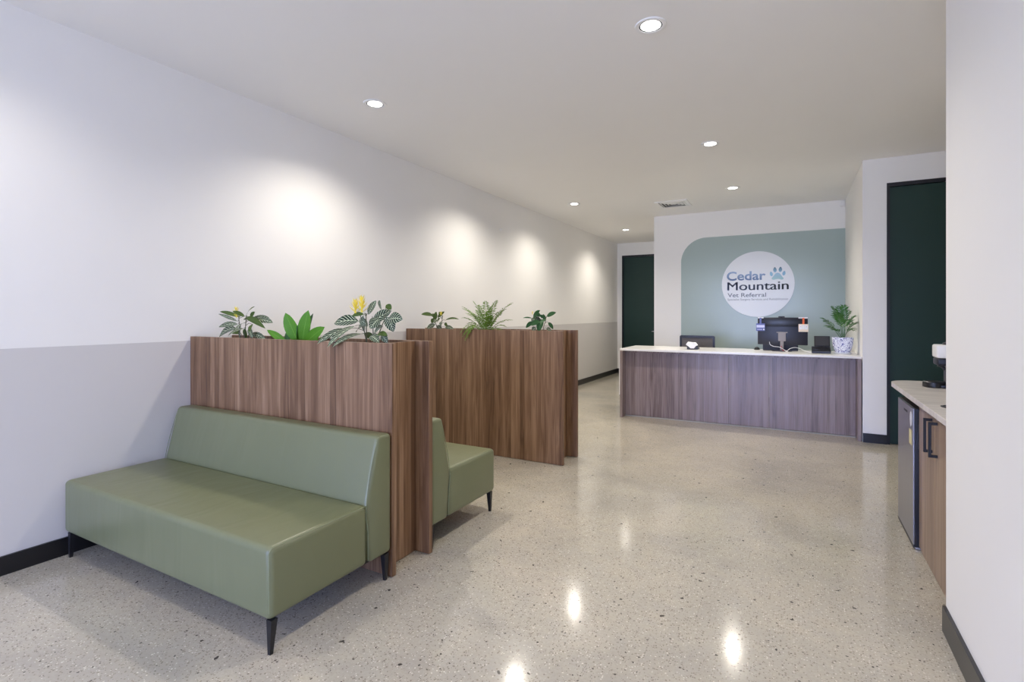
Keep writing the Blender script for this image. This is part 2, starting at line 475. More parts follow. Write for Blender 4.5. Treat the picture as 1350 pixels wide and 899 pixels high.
# skirtings
def skirt(name, boxes, mat):
    bm = bmesh.new()
    for b_ in boxes: box(bm, *b_)
    struct(obj(name, bm, mat))
skirt('baseboard_left', [(LX, LX+.014, WY, 2.092, 0, .102), (LX, LX+.014, 2.432, 4.388, 0, .102), (LX, LX+.014, 4.755, YB, 0, .102)], 'black_skirting')
skirt('baseboard_right', [(.571, .585, WY, 2.918, 0, .112)], 'grey_skirting')
skirt('baseboard_pier', [(.652, .865, 6.786, 6.8, 0, .1)], 'black_skirting')
skirt('baseboard_hall', [(LX+.014, -3.617, YB-.014, YB, 0, .102), (-2.70, -2.148, YB-.014, YB, 0, .102), (-2.148, -2.134, 8.986, YB, 0, .102), (-2.134, .65, 8.986, 9.0, 0, .102)], 'black_skirting')
skirt('baseboard_side', [(1.956, 1.97, 4.86, 6.8, 0, .1), (1.27, 1.956, 4.86, 4.874, 0, .1), (1.77, 1.956, 6.786, 6.8, 0, .1)], 'black_skirting')

# ================================================================== DOWNLIGHTS
def downlight(x, y, label):
    t = thing('downlight', label, 'downlight', (x, y, H), 'round recessed ceiling downlights')
    bm = bmesh.new()
    lathe(bm, x, y, [(.066, H-.001), (.066, H-.006), (.078, H-.009), (.088, H-.006), (.090, H-.0005)], 40, cap=False)
    obj('trim_ring', bm, 'white_plastic', t, True)
    bm = bmesh.new(); lathe(bm, x, y, [(.0665, H-.0005), (.0665, H-.0045), (.056, H-.003), (.056, H-.0005)], 40, cap=False)
    obj('baffle', bm, 'rubber', t, True)
    bm = bmesh.new(); lathe(bm, x, y, [(.056, H-.0005), (.056, H-.0035), (.03, H-.005), (.002, H-.0055)], 40)
    obj('lens', bm, 'lens', t, True)
    return t
def spot(x, y, wts=SPOT_W):
    l = bpy.data.lights.new('downlight_beam', 'SPOT'); l.energy = wts; l.color = SPOT_COL
    l.spot_size = math.radians(142); l.spot_blend = 1.0; l.shadow_soft_size = .032
    o = bpy.data.objects.new('downlight_beam', l); COL.objects.link(o); o.location = (x, y, H-.03)
LIGHTS = [(-2.94, 3.085, 'round downlight nearest the pale left wall, above the first timber planter'),
          (-.736, 3.02, 'largest round downlight at the top of the picture, nearest the viewer'),
          (-.732, 5.40, 'round downlight in the middle of the open ceiling, second in the right-hand row'),
          (-.725, 7.43, 'round downlight above the reception desk, third in the right-hand row'),
          (-2.95, 7.35, 'small round downlight beyond the second planter, left of the air vent'),
          (-2.955, 10.1, 'smallest and farthest round downlight, in the hallway before the left green door')]
for x, y, lab in LIGHTS:
    downlight(x, y, lab); spot(x, y)
spot(-2.95, 5.45)                                   # lamp whose pool of light and reflection show, fitting itself not visible in the photograph
for x, y in ((-2.94, .80), (-.736, .65), (-2.94, -1.5), (-.736, -1.6), (-2.94, -3.8), (-.736, -3.9)): spot(x, y, 36)   # dimmed lamps of the same rows behind the viewer

# ceiling air vent
t = thing('ceiling_air_vent', 'square white louvred air vent in the ceiling left of the desk lights', 'air vent', (-1.62, 8.06, H))
bm = bmesh.new()
for k, (ro, ri) in enumerate(((.235, .19),)):
    for (x0, x1, y0, y1) in ((-ro, ro, -ro, -ri), (-ro, ro, ri, ro), (-ro, -ri, -ri, ri), (ri, ro, -ri, ri)):
        box(bm, -1.62+x0, -1.62+x1, 8.06+y0, 8.06+y1, H-.012, H-.0005)
obj('frame', bm, 'white_plastic', t)
obj('backing', B(-1.62-.19, -1.62+.19, 8.06-.19, 8.06+.19, H-.003, H-.0005), 'black_plastic', t)
for k in range(4):                                   # four-way louvres, each ring a set of sloping blades
    r0 = .182-k*.045
    for s_ in range(4):
        bm = bmesh.new()
        a, b_ = r0, r0-.030
        pts = [(-a, -a, H-.004), (a, -a, H-.004), (b_, -b_, H-.017), (-b_, -b_, H-.017)]
        up = [(-a, -a, H-.002), (a, -a, H-.002), (b_, -b_, H-.015), (-b_, -b_, H-.015)]
        R = Matrix.Rotation(s_*PI/2, 3, 'Z')
        f = lambda p: (-1.62+(R @ Vector((p[0], p[1], 0)))[0], 8.06+(R @ Vector((p[0], p[1], 0)))[1], p[2])
        v1 = [bm.verts.new(f(p)) for p in pts]; v2 = [bm.verts.new(f(p)) for p in up]
        bm.faces.new(v1); bm.faces.new(v2[::-1])
        for i in range(4): bm.faces.new((v1[i], v2[i], v2[(i+1) % 4], v1[(i+1) % 4]))
        obj('louvre', bm, 'white_plastic', t)

# small wall fittings
bm = bmesh.new(); box(bm, .585, .645, 8.945, 8.999, 2.985, 3.06, .01, 3)
tag(obj('motion_sensor', bm, 'switch_white', smooth=True, origin=(.615, 8.999, 3.02)), 'tiny white motion sensor high in the corner above the green glass panel', 'sensor')
bm = bmesh.new()
prof = [(.0, .0), (.022, .0), (.022, .008), (.014, .016), (.0, .018)]
lathe(bm, 0, 0, [(max(r, .001), z) for r, z in prof[1:]], 20)
bmesh.ops.rotate(bm, verts=bm.verts[:], cent=(0, 0, 0), matrix=Matrix.Rotation(PI/2, 3, 'Y'))
bmesh.ops.translate(bm, verts=bm.verts[:], vec=(LX+.0002, 6.46, 2.617))
tag(obj('wall_sensor', bm, 'switch_white', smooth=True, origin=(LX, 6.46, 2.617)), 'tiny round white sensor high on the long left wall', 'sensor')

# ================================================================== PLANTER SCREENS
def planter(y0, label, wd=.337):
    x0, x1 = LX+.002, -1.873
    yb = y0+wd
    t = thing('planter_screen', label, 'planter', (x1-.9, y0+wd/2, 0), 'tall timber planter screens')
    TH = 1.243
    obj('front_panel', B(x0, x1, y0, y0+.032, .004, TH, bev=.0012, seg=1), 'walnut', t)
    obj('back_panel', B(x0, x1+.008, yb-.032, yb, .004, TH, bev=.0012, seg=1), 'walnut', t)
    obj('end_panel', B(x1-.115, x1-.095, y0+.033, yb-.033, .004, TH-.002), 'walnut', t)
    obj('planting_tray', B(x0, x1-.117, y0+.034, yb-.034, .95, 1.0), 'dark_plastic', t)
    bm = bmesh.new()
    nx, ny = 46, 8
    g = [[bm.verts.new((x0+.001+(x1-.118-x0)*i/nx, y0+.034+(wd-.068)*j/ny, 1.165+random.uniform(-.012, .012))) for j in range(ny+1)] for i in range(nx+1)]
    for i in range(nx):
        for j in range(ny): bm.faces.new((g[i][j], g[i+1][j], g[i+1][j+1], g[i][j+1]))
    s_ = obj('soil', bm, 'soil', t, True, angle=180); s_['kind'] = 'stuff'
    return t
planter(2.093, 'nearer tall walnut planter screen between the two green sofas')
planter(4.389, 'farther tall walnut planter screen with the fern in the middle', .362)

# ================================================================== SOFAS
def sofa(label):
    x0, x1, y0, y1 = -3.69, -1.872, 1.362, 2.088
    t = thing('bench_sofa', label, 'sofa', ((x0+x1)/2, (y0+y1)/2, 0), 'green upholstered bench sofas')
    zb, zs, zt = .145, .445, .772
    bm = bmesh.new()
    box(bm, x0, x1, y0, 1.915, zb, zs, .028, 5)
    # a very slight crown on the seat top
    obj('seat', bm, 'vinyl', t, True, angle=60)
    bm = bmesh.new()
    prism(bm, [(1.930, zb), (y1, zb), (y1, zt), (1.985, zt), (1.905, zs-.01)], 'x', x0, x1, .022, 4)
    obj('backrest', bm, 'vinyl', t, True, angle=60)
    # piping: end seams of the seat and the joint between seat and back
    for sx, x in ((1, x1), (-1, x0)):
        bm = bmesh.new()
        o_ = .010; rr = .0214; ac = [(x-sx*o_, y0+.028-rr*math.cos(a), zs-.028+rr*math.sin(a)) for a in [PI/2*i/6 for i in range(7)]]
        tube(bm, [(x-sx*o_, y0+.0066, zb+.03)]+ac+[(x-sx*o_, 1.905, zs-.0066)], .0019, 6)
        obj('seam', bm, 'piping', t, True)
        bm = bmesh.new()
        tube(bm, spline([(x-sx*.004, 1.922, zb+.02), (x-sx*.0015, 1.918, zs-.14), (x-sx*.003, 1.905, zs-.03), (x-sx*.008, 1.930, zs+.12), (x-sx*.008, 1.985, zt-.03), (x-sx*.009, 2.01, zt-.007), (x-sx*.009, 2.07, zt-.005)], 5), .0020, 6)
        obj('seam', bm, 'piping', t, True)
    obj('base_board', B(x0+.03, x1-.03, y0+.03, y1-.02, zb-.006, zb+.012), 'black_metal', t)
    for cx in (x0+.03, x1-.022):
        for cy, dy in ((y0+.03, -.008), (y1-.03, .004)):
            bm = bmesh.new(); taper_leg(bm, cx, cy, 0, zb-.003, .015, .031, 0, dy)
            obj('leg', bm, 'black_metal', t)
    return t
s1 = sofa('large green vinyl bench sofa in the foreground against the left wall')
dup(s1, (s1.location.x, 2.437+(2.088-1.362)/2, 0), PI, 'green vinyl bench sofa mostly hidden behind the nearer planter screen, facing the desk')

# ================================================================== RECEPTION DESK
t = thing('reception_desk', 'long reception desk with vertical walnut panels and white stone top', 'desk', (-.72, 7.2, 0))
tp = obj('worktop', B(-2.090, .648, 6.852, 7.665, .905, .932, bev=.002, seg=1), 'desktop', t)
bm = bmesh.new(); box(bm, -2.086, -2.052, 6.856, 7.64, .002, .904); obj('side_panel', bm, 'desk_wood_daylit', t)
bm = bmesh.new(); box(bm, -2.0965, -2.0865, 6.852, 7.665, .306, .904); obj('end_cap', bm, 'desktop', t)['label'] = 'white strip down the upper left end'
bm = bmesh.new(); box(bm, .606, .640, 6.812, 7.64, .002, .904); obj('side_panel', bm, 'desk_wood_daylit', t)
for x0, x1 in ((-2.051, -1.5055), (-1.5030, -.7305), (-.7265, -.2775), (-.2735, .605)):
    obj('front_panel', B(x0, x1, 7.0, 7.02, .016, .904, bev=.0008, seg=1), 'desk_wood_daylit', t)
obj('base_trim', B(-2.051, .605, 6.994, 7.02, .001, .010), 'trim_grey', t)['label'] = 'thin pale metal strip along the floor'
obj('under_top_rail', B(-2.051, .605, 6.985, 7.0, .875, .904), 'desk_wood_daylit', t)

# ================================================================== GREEN PANEL AND SIGN
bm = bmesh.new()
x0, x1, z0, z1, r = -1.682, .648, .104, 2.662, .40
pts = [(x0, z0)]+[(x0+r-r*math.cos(a), z1-r+r*math.sin(a)) for a in [PI/2*i/20 for i in range(21)]]+[(x1, z1), (x1, z0)]
prism(bm, pts, 'y', 8.992, 8.9995)
tag(obj('glass_wall_panel', bm, 'glass_green', origin=(-.5, 8.9995, .104)), 'large sage green gloss panel with one rounded top corner behind the desk', 'wall panel')

SC = Vector((-.522, 8.98, 1.872))
sign = thing('round_sign', 'round white clinic sign with blue lettering and a paw print', 'sign', (SC.x, 8.991, SC.z))
bm = bmesh.new()
prism(bm, [(SC.x+.519*math.cos(2*PI*i/72), SC.z+.517*math.sin(2*PI*i/72)) for i in range(72)], 'y', 8.979, 8.991)
disc = obj('disc', bm, 'white_gloss', sign)
def lettering(s, x0, x1, zb, cap, mat, bold=0.0, lab=None):
    cu = bpy.data.curves.new('t', 'FONT'); cu.body = s; cu.size = 1; cu.extrude = .003; cu.offset = bold; cu.resolution_u = 4
    tmp = bpy.data.objects.new('t', cu); COL.objects.link(tmp)
    me = bpy.data.meshes.new_from_object(tmp.evaluated_get(bpy.context.evaluated_depsgraph_get()))
    bpy.data.objects.remove(tmp)
    xs = [v.co.x for v in me.vertices]
    ha = .69+bold                                   # cap height of the built-in face
    kx = (x1-x0)/(max(xs)-min(xs)); kz = cap/ha; mx = min(xs)
    org = origin_of(sign)
    for v in me.vertices:
        x, y, z = v.co
        v.co = Vector((x0+(x-mx)*kx, 8.9775-z*.5, zb+y*kz))-org
    if bold == 0 and cap > .1:                      # heavier weight: the same outline laid twice, a hair apart
        b2 = bmesh.new(); b2.from_mesh(me); b3 = bmesh.new(); b3.from_mesh(me)
        bmesh.ops.translate(b3, verts=b3.verts[:], vec=(.007, 0, 0)); m3 = bpy.data.meshes.new('m'); b3.to_mesh(m3); b2.from_mesh(m3)
        b2.to_mesh(me); b2.free(); b3.free()
    me.materials.append(M[mat])
    o = bpy.data.objects.new('lettering', me); COL.objects.link(o); o.parent = sign
    if lab: o['label'] = lab
    return o
lettering('Cedar', -.966, -.402, 1.941, .140, 'ink_cedar', .022, 'blue word Cedar')
lettering('Mountain', -.958, -.090, 1.781, .132, 'ink_mount', 0.0, 'dark slate word Mountain')
lettering('Vet Referral', -.953, -.396, 1.672, .064, 'ink_grey', .008, 'grey words Vet Referral')
lettering('Specialist Surgery Services and Rehabilitation', -.953, -.092, 1.618, .032, 'ink_small', 0.0, 'small grey line of text')
def blob(pts, mat, name, lab):
    bm = bmesh.new(); prism(bm, pts, 'y', 8.9745, 8.9785); o = obj(name, bm, mat, sign); o['label'] = lab
def toe(cx, cz, w, h, rot):
    out = []
    for i in range(28):
        a = 2*PI*i/28
        x = w*math.cos(a)*(1-.35*max(0, math.sin(a))**1.0); z = h*math.sin(a)
        out.append((cx+x*math.cos(rot)-z*math.sin(rot), cz+x*math.sin(rot)+z*math.cos(rot)))
    return out
for cx, cz, w_, h_, ro in ((-.323, 2.025, .021, .036, .22), (-.272, 2.088, .024, .041, .08), (-.197, 2.090, .024, .041, -.08), (-.148, 2.030, .022, .036, -.22)):
    blob(toe(cx, cz, w_, h_, ro), 'paw_toe', 'paw_toe', 'blue toe of the paw print')
P2 = [(-.318, 1.956), (-.300, 1.980), (-.284, 2.003), (-.264, 2.030), (-.236, 2.042), (-.208, 2.030), (-.188, 2.003), (-.172, 1.978), (-.152, 1.952), (-.160, 1.935), (-.184, 1.932), (-.210, 1.942), (-.236, 1.945), (-.262, 1.940), (-.288, 1.934), (-.310, 1.938)]
blob(P2, 'paw_pad', 'paw_pad', 'pale teal pad of the paw print')

# ================================================================== THINGS ON THE DESK
ZD = .9325
# monitor seen from behind
t = thing('monitor', 'dark monitor seen from behind on its silver stand on the desk', 'monitor', (-.143, 7.35, ZD))
mon = t
sc = obj('screen_case', B(-.420, .140, 7.345, 7.375, 1.012, 1.357, bev=.006, seg=2), 'navy_plastic', t, True)
obj('rear_band', B(-.400, .120, 7.330, 7.3455, 1.245, 1.345, bev=.004, seg=2), 'black_plastic', t, True)
obj('screen', B(-.412, .132, 7.3745, 7.377, 1.022, 1.349), 'black_plastic', t)
bm = bmesh.new(); box(bm, -.186, -.100, 7.318, 7.345, 1.058, 1.172, .003, 1); box(bm, -.205, -.082, 7.316, 7.345, 1.162, 1.174, .002, 1)
obj('stand_plate', bm, 'silver', t)
bm = bmesh.new(); box(bm, -.164, -.122, 7.320, 7.336, ZD+.004, 1.060, .004, 2)
obj('stand_neck', bm, 'silver', t, True)
bm = bmesh.new(); prism(bm, [(-.145+.115*math.cos(2*PI*i/32), 7.345+.085*math.sin(2*PI*i/32)) for i in range(32)], 'z', ZD, ZD+.008)
obj('stand_base', bm, 'navy_plastic', t)
bm = bmesh.new(); box(bm, -.185, -.112, 7.347, 7.372, 1.3575, 1.372, .004, 2); box(bm, -.160, -.138, 7.342, 7.362, 1.350, 1.366, .003, 1)
obj('webcam', bm, 'black_plastic', t, True)
obj('card_clip', B(-.418, -.352, 7.334, 7.380, 1.345, 1.3605, bev=.001, seg=1), 'white_plastic', t)
obj('card_clip', B(.038, .138, 7.334, 7.380, 1.345, 1.3605, bev=.001, seg=1), 'white_plastic', t)

def badge(label, xc, ztop, zmid, zbot, wdt, strap, body, printed):
    t = thing('hanging_badge', label, 'badge', (xc, 7.327, zbot))
    obj('strap', B(xc-.011, xc+.011, 7.326, 7.3285, zmid-.012, ztop), strap, t)
    c = obj('card', B(xc-wdt/2, xc+wdt/2, 7.322, 7.3255, zbot, zmid, bev=.001, seg=1), body, t)
    for (x0_, x1_, z0_, z1_, m_) in printed:
        obj('print', B(xc+x0_, xc+x1_, 7.3212, 7.322, zbot+z0_, zbot+z1_), m_, c)
    return t
M['badge_blue'] = plain('muted_blue_card', srgb(88, 96, 160), .35)
M['badge_pale'] = plain('pale_lilac_print', srgb(206, 208, 240), .35)
M['orange'] = plain('orange_strap', srgb(236, 108, 44), .5)
M['cream'] = plain('cream_card', srgb(240, 222, 196), .4)
M['pink'] = plain('pink_print', srgb(206, 96, 120), .4)
badge('blue and white card hanging on the left edge of the monitor', -.386, 1.352, 1.280, 1.185, .102, 'badge_blue', 'badge_blue', [(-.046, .046, .042, .075, 'badge_pale'), (.030, .045, .010, .028, 'white_plastic'), (-.040, .020, .016, .022, 'badge_pale')])
badge('white card with orange strap hanging on the right edge of the monitor', .092, 1.352, 1.276, 1.180, .106, 'orange', 'cream', [(-.044, -.012, .030, .082, 'white_plastic'), (-.008, .012, .030, .082, 'white_plastic'), (.016, .046, .030, .082, 'white_plastic'), (-.032, -.024, .060, .070, 'pink'), (.028, .036, .060, .070, 'pink')])

# folded device standing behind the monitor's stand
t = thing('laptop', 'dark laptop seen from behind, low under the monitor', 'laptop', (-.165, 7.5, ZD))
bm = bmesh.new(); box(bm, -.365, .035, 7.43, 7.66, ZD+.001, ZD+.018, .003, 1); obj('base', bm, 'dark_plastic', t)
bm = bmesh.new(); prism(bm, [(7.425, ZD+.014), (7.433, ZD+.014), (7.405, ZD+.235), (7.398, ZD+.235)], 'x', -.365, .035); obj('lid', bm, 'navy_plastic', t)

# cables
def cable(name, pts, r, mat, label, parent=None):
    bm = bmesh.new(); tube(bm, spline(pts, 7), r, 7)
    if parent:
        o = obj(name, bm, mat, parent, True); o['label'] = label; return o
    p = pts[len(pts)//2]
    return tag(obj(name, bm, mat, smooth=True, origin=(p[0], p[1], ZD)), label, 'cable')
cable('white_cable', [(-.285, 7.343, 1.045), (-.275, 7.320, 1.012), (-.235, 7.305, .992), (-.175, 7.300, .985), (-.130, 7.285, .962), (-.098, 7.262, .942), (-.075, 7.230, .9365)], .0035, 'white_plastic', 'white cable drooping past the stand', mon)
cable('white_cable', [(-.100, 7.205, .9365), (-.082, 7.215, .950), (-.050, 7.235, .975), (.0, 7.255, .988), (.055, 7.275, .975), (.100, 7.290, .950), (.150, 7.285, .9365), (.185, 7.27, .9365)], .0035, 'white_plastic', 'white cable arching over the desktop right of the monitor stand')
cable('red_cable', [(-.150, 7.318, 1.000), (-.146, 7.300, .975), (-.130, 7.285, .948), (-.118, 7.270, .9365)], .004, 'red', 'short red cable at the stand foot', mon)

# mouse
bm = bmesh.new(); bmesh.ops.create_uvsphere(bm, u_segments=20, v_segments=12, radius=1)
bmesh.ops.scale(bm, verts=bm.verts[:], vec=(.036, .055, .036))
bmesh.ops.bisect_plane(bm, geom=bm.verts[:]+bm.edges[:]+bm.faces[:], plane_co=(0, 0, 0), plane_no=(0, 0, 1), clear_inner=True)
bmesh.ops.holes_fill(bm, edges=bm.edges[:])
bmesh.ops.translate(bm, verts=bm.verts[:], vec=(-.438, 7.51, ZD+.0005))
t = thing('computer_mouse', 'small black computer mouse left of the monitor', 'mouse', (-.438, 7.51, ZD))
obj('shell', bm, 'black_plastic', t, True)
obj('scroll_wheel', B(-.441, -.435, 7.525, 7.545, ZD+.028, ZD+.038, bev=.002, seg=1), 'dark_plastic', t)

# desk terminal
t = thing('desk_terminal', 'black desktop terminal with raised tilted screen beside the plant pot', 'phone', (.285, 7.22, ZD))
bm = bmesh.new(); prism(bm, [(7.12, ZD+.001), (7.30, ZD+.001), (7.30, ZD+.075), (7.24, ZD+.075), (7.12, ZD+.028)], 'x', .178, .372, .004, 1)
obj('base', bm, 'black_plastic', t)
bm = bmesh.new()
prism(bm, [(7.245, ZD+.078), (7.262, ZD+.072), (7.312, ZD+.196), (7.295, ZD+.202)], 'x', .205, .370, .003, 1)
sc_ = obj('screen', bm, 'black_plastic', t)
bm = bmesh.new(); prism(bm, [(7.2475, ZD+.090), (7.249, ZD+.0895), (7.2915, ZD+.193), (7.290, ZD+.1935)], 'x', .216, .360)
obj('display_glass', bm, 'dark_plastic', sc_)
for x0_ in (.205, .312):
    obj('hinge_arm', B(x0_, x0_+.055, 7.236, 7.243, ZD+.072, ZD+.079), 'dark_plastic', t)
bm = bmesh.new(); box(bm, .190, .250, 7.13, 7.20, ZD+.034, ZD+.050, .006, 2); obj('keypad', bm, 'navy_plastic', t, True)

# tissue box
t = thing('tissue_box', 'low black tissue box with a puff of white tissue', 'tissue box', (-1.19, 7.16, ZD))
bm = bmesh.new()
box(bm, -1.255, -1.115, 7.105, 7.225, ZD+.001, ZD+.050, .004, 2); obj('box', bm, 'dark_plastic', t)
bm = bmesh.new()
pts = [(-1.272, .062), (-1.245, .098), (-1.180, .097), (-1.145, .092), (-1.118, .060), (-1.140, .046), (-1.165, .012), (-1.205, .014), (-1.235, .034)]
ring = []
for k, (yy, s_) in enumerate(((7.098, .55), (7.092, .9), (7.112, 1.0), (7.150, .98), (7.185, .75), (7.20, .4))):
    lift = 1.0
    ring.append([bm.verts.new((-1.192+(x_+1.192)*s_, yy+.006*math.sin(i*2.3+k), ZD+(.056+(z_-.056)*s_ if z_ > .05 or k < 3 else .056)+.003*math.sin(i*3.1+k*1.7)))
                 for i, (x_, z_) in enumerate(pts)])
for a, b_ in zip(ring, ring[1:]):
    for i in range(len(pts)): bm.faces.new((a[i], a[(i+1) % len(pts)], b_[(i+1) % len(pts)], b_[i]))
bm.faces.new(ring[0]); bm.faces.new(ring[-1][::-1])
obj('tissue', bm, 'tissue', t, True, angle=28)

# blue and white pot with palm
PX, PY = .492, 7.20
t = thing('potted_palm', 'small potted palm in a blue and white patterned pot on the desk', 'potted plant', (PX, PY, ZD))
bm = bmesh.new()
lathe(bm, PX, PY, [(.060, ZD+.014), (.074, ZD+.018), (.092, ZD+.06), (.104, ZD+.11), (.108, ZD+.165), (.111, ZD+.188), (.110, ZD+.194), (.102, ZD+.192), (.100, ZD+.165), (.098, ZD+.16)], 40)
obj('pot', bm, 'pot', t, True, angle=50)
bm = bmesh.new(); lathe(bm, PX, PY, [(.070, ZD+.0005), (.082, ZD+.002), (.094, ZD+.018), (.090, ZD+.019), (.078, ZD+.013), (.05, ZD+.012)], 36)
obj('saucer', bm, 'white_gloss', t, True)
bm = bmesh.new(); lathe(bm, PX, PY, [(.099, ZD+.158), (.097, ZD+.172), (.03, ZD+.178), (.001, ZD+.179)], 28); obj('soil', bm, 'soil', t, True)

def frond(base, tip, sag, nleaf, ll, mat, parent, wid=.006, name='frond', start=.25, ang=55, droop=.25):
    base, tip = Vector(base), Vector(tip); d = tip-base; L = d.length
    ctrl = base.lerp(tip, .5)+Vector((0, 0, sag))
    pts = bez(base, ctrl, tip, 14)
    bm = bmesh.new()
    tube(bm, pts, .0022, 4, .0007)
    def at(tt):
        k = min(int(tt*14), 13); f_ = tt*14-k; return pts[k].lerp(pts[k+1], f_), (pts[k+1]-pts[k]).normalized()
    for i in range(nleaf):
        tt = start+(1-start)*(i+.5)/nleaf
        p, tn = at(min(tt, .999))
        side = tn.cross(Vector((0, 0, 1)))
        if side.length < .2: side = tn.cross(Vector((.3, 1, 0)))
        side.normalize()
        nrm = side.cross(tn).normalized()
        env = math.sin(PI*(.18+.78*(tt-start)/(1-start)))**.8
        l_ = ll*env*random.uniform(.85, 1.1)
        for sg in (-1, 1):
            a = math.radians(ang+random.uniform(-8, 8))
            dr = (tn*math.cos(a)+side*sg*math.sin(a)+nrm*random.uniform(-.15, .2)).normalized()
            q = p+dr*l_+Vector((0, 0, -droop*l_))
            m_ = p+dr*l_*.5+Vector((0, 0, .04*l_))
            wv = dr.cross(nrm).normalized()*wid*.5*(.5+.5*env)
            v = [bm.verts.new(c) for c in (p, m_+wv, q, m_-wv)]
            bm.faces.new((v[0], v[1], v[2], v[3]))
    return obj(name, bm, mat, parent)
PB = [(.275, 7.1, 1.355), (.383, 7.133, 1.489), (.454, 7.167, 1.489), (.561, 7.2, 1.427), (.608, 7.233, 1.373), (.596, 7.267, 1.212), (.338, 7.3, 1.253), (.397, 7.1, 1.214), (.615, 7.133, 1.295), (.500, 7.167, 1.50), (.31, 7.2, 1.309), (.45, 7.33, 1.42), (.55, 7.32, 1.33), (.42, 7.08, 1.40)]
for i, p in enumerate(PB):
    b0 = (PX+random.uniform(-.025, .025), PY+random.uniform(-.025, .025), ZD+.176)
    frond(b0, p, .075, 12, .10, 'palm', t, .015, start=.38, ang=40, droop=.15)

# ================================================================== OFFICE CHAIR behind the desk
cx, cy = -1.258, 8.0
t = thing('office_chair', 'black mesh-backed office chair behind the left half of the desk', 'chair', (cx, cy, 0))
bk = bmesh.new()
zt, zb2 = 1.085, .62
out = [(-.245, zb2+.06), (-.245, zt-.015), (-.23, zt), (.23, zt), (.245, zt-.015), (.245, zb2+.06), (.20, zb2), (-.20, zb2)]
inn = [(-.215, zb2+.075), (-.218, zt-.035), (-.210, zt-.032), (.210, zt-.032), (.218, zt-.035), (.215, zb2+.075), (.18, zb2+.03), (-.18, zb2+.03)]
for y0_, y1_ in ((7.93, 7.955),):
    o1 = [bk.verts.new((cx+x, y0_, z)) for x, z in out]; i1 = [bk.verts.new((cx+x, y0_, z)) for x, z in inn]
    o2 = [bk.verts.new((cx+x, y1_, z)) for x, z in out]; i2 = [bk.verts.new((cx+x, y1_, z)) for x, z in inn]
    n = len(out)
    for i in range(n):
        j = (i+1) % n
        bk.faces.new((o1[i], o1[j], i1[j], i1[i])); bk.faces.new((o2[i], i2[i], i2[j], o2[j]))
        bk.faces.new((o1[i], o2[i], o2[j], o1[j])); bk.faces.new((i1[i], i1[j], i2[j], i2[i]))
# the chair back stands on the far side of the desk, its rear towards the visitor
bkf = obj('back_frame', bk, 'black_plastic', t)
bm = bmesh.new(); prism(bm, [(cx+x, z) for x, z in inn], 'y', 7.938, 7.945); obj('mesh_back', bm, 'mesh', t)
bm = bmesh.new(); tube(bm, spline([(cx, 7.945, .66), (cx, 7.925, .55), (cx, 7.99, .44), (cx, 8.12, .43)], 5), .022, 10); obj('back_bracket', bm, 'black_plastic', t, True)
bm = bmesh.new(); box(bm, cx-.24, cx+.24, 7.97, 8.44, .45, .52, .025, 4); obj('seat', bm, 'mesh', t, True)
bm = bmesh.new(); lathe(bm, cx, 8.2, [(.028, .11), (.028, .30), (.018, .30), (.018, .45)], 16); obj('gas_lift', bm, 'black_metal', t, True)
for sx in (-1, 1):
    bm = bmesh.new(); tube(bm, spline([(cx+sx*.2, 8.2, .455), (cx+sx*.27, 8.2, .47), (cx+sx*.275, 8.2, .64)], 4), .013, 8); box(bm, cx+sx*.275-.04, cx+sx*.275+.04, 8.08, 8.32, .64, .665, .01, 2)
    obj('armrest', bm, 'black_plastic', t, True)
for k in range(5):
    a = 2*PI*k/5+.3
    bm = bmesh.new(); e = (cx+.29*math.cos(a), 8.2+.29*math.sin(a), .075); tube(bm, [(cx, 8.2, .12), e], .022, 8, .014); lg = obj('base_arm', bm, 'black_plastic', t, True)
    bm = bmesh.new(); lathe(bm, 0, 0, [(.012, -.02), (.028, -.018), (.028, .018), (.012, .02)], 16)
    bmesh.ops.rotate(bm, verts=bm.verts[:], cent=(0, 0, 0), matrix=Matrix.Rotation(PI/2, 3, 'X')); bmesh.ops.translate(bm, verts=bm.verts[:], vec=(e[0], e[1], .029))
    obj('castor', bm, 'black_plastic', lg, True)

# ================================================================== KITCHENETTE
t = thing('base_cabinet', 'timber-look kitchenette base cabinet with two doors beside the bar fridge', 'cabinet', (.95, 3.38, 0))
obj('carcass', B(.662, 1.262, 2.922, 3.822, .02, .872), 'cab_wood', t)
obj('toe_board', B(.652, .662, 2.922, 3.815, .002, .03), 'cab_wood', t)
obj('filler', B(.642, .661, 2.922, 3.036, .03, .870), 'cab_wood', t)
for k, (y0, y1) in enumerate(((3.432, 3.820), (3.039, 3.428))):
    d = obj('door', B(.642, .661, y0, y1, .03, .868, bev=.001, seg=1), 'cab_wood', t)
    yh = 3.492 if k == 0 else 3.375
    bm = bmesh.new(); box(bm, .604, .616, yh-.007, yh+.007, .660, .842, .001, 1)
    box(bm, .615, .643, yh-.007, yh+.007, .828, .842, .001, 1); box(bm, .615, .643, yh-.007, yh+.007, .660, .674, .001, 1)
    obj('handle', bm, 'black_metal', d)
# benchtop with rounded far corner
bm = bmesh.new()
x0, x1, y0, y1, r = .618, 1.268, 2.921, 4.80, .17
pts = [(x0, y0), (x1, y0), (x1, y1)]+[(x0+r-r*math.sin(a), y1-r+r*math.cos(a)) for a in [PI/2*i/14 for i in range(15)]]
prism(bm, pts, 'z', .873, .905, .0025, 1)
tag(obj('benchtop', bm, 'benchtop', origin=(.95, 3.9, .873)), 'pale stone kitchenette benchtop with a rounded far corner', 'benchtop')
obj_end = B(.70, 1.262, 4.44, 4.46, .002, .872)
tag(obj('end_support', obj_end, 'cab_wood', origin=(.98, 4.45, 0)), 'upright timber board holding the far end of the kitchenette benchtop', 'support panel')

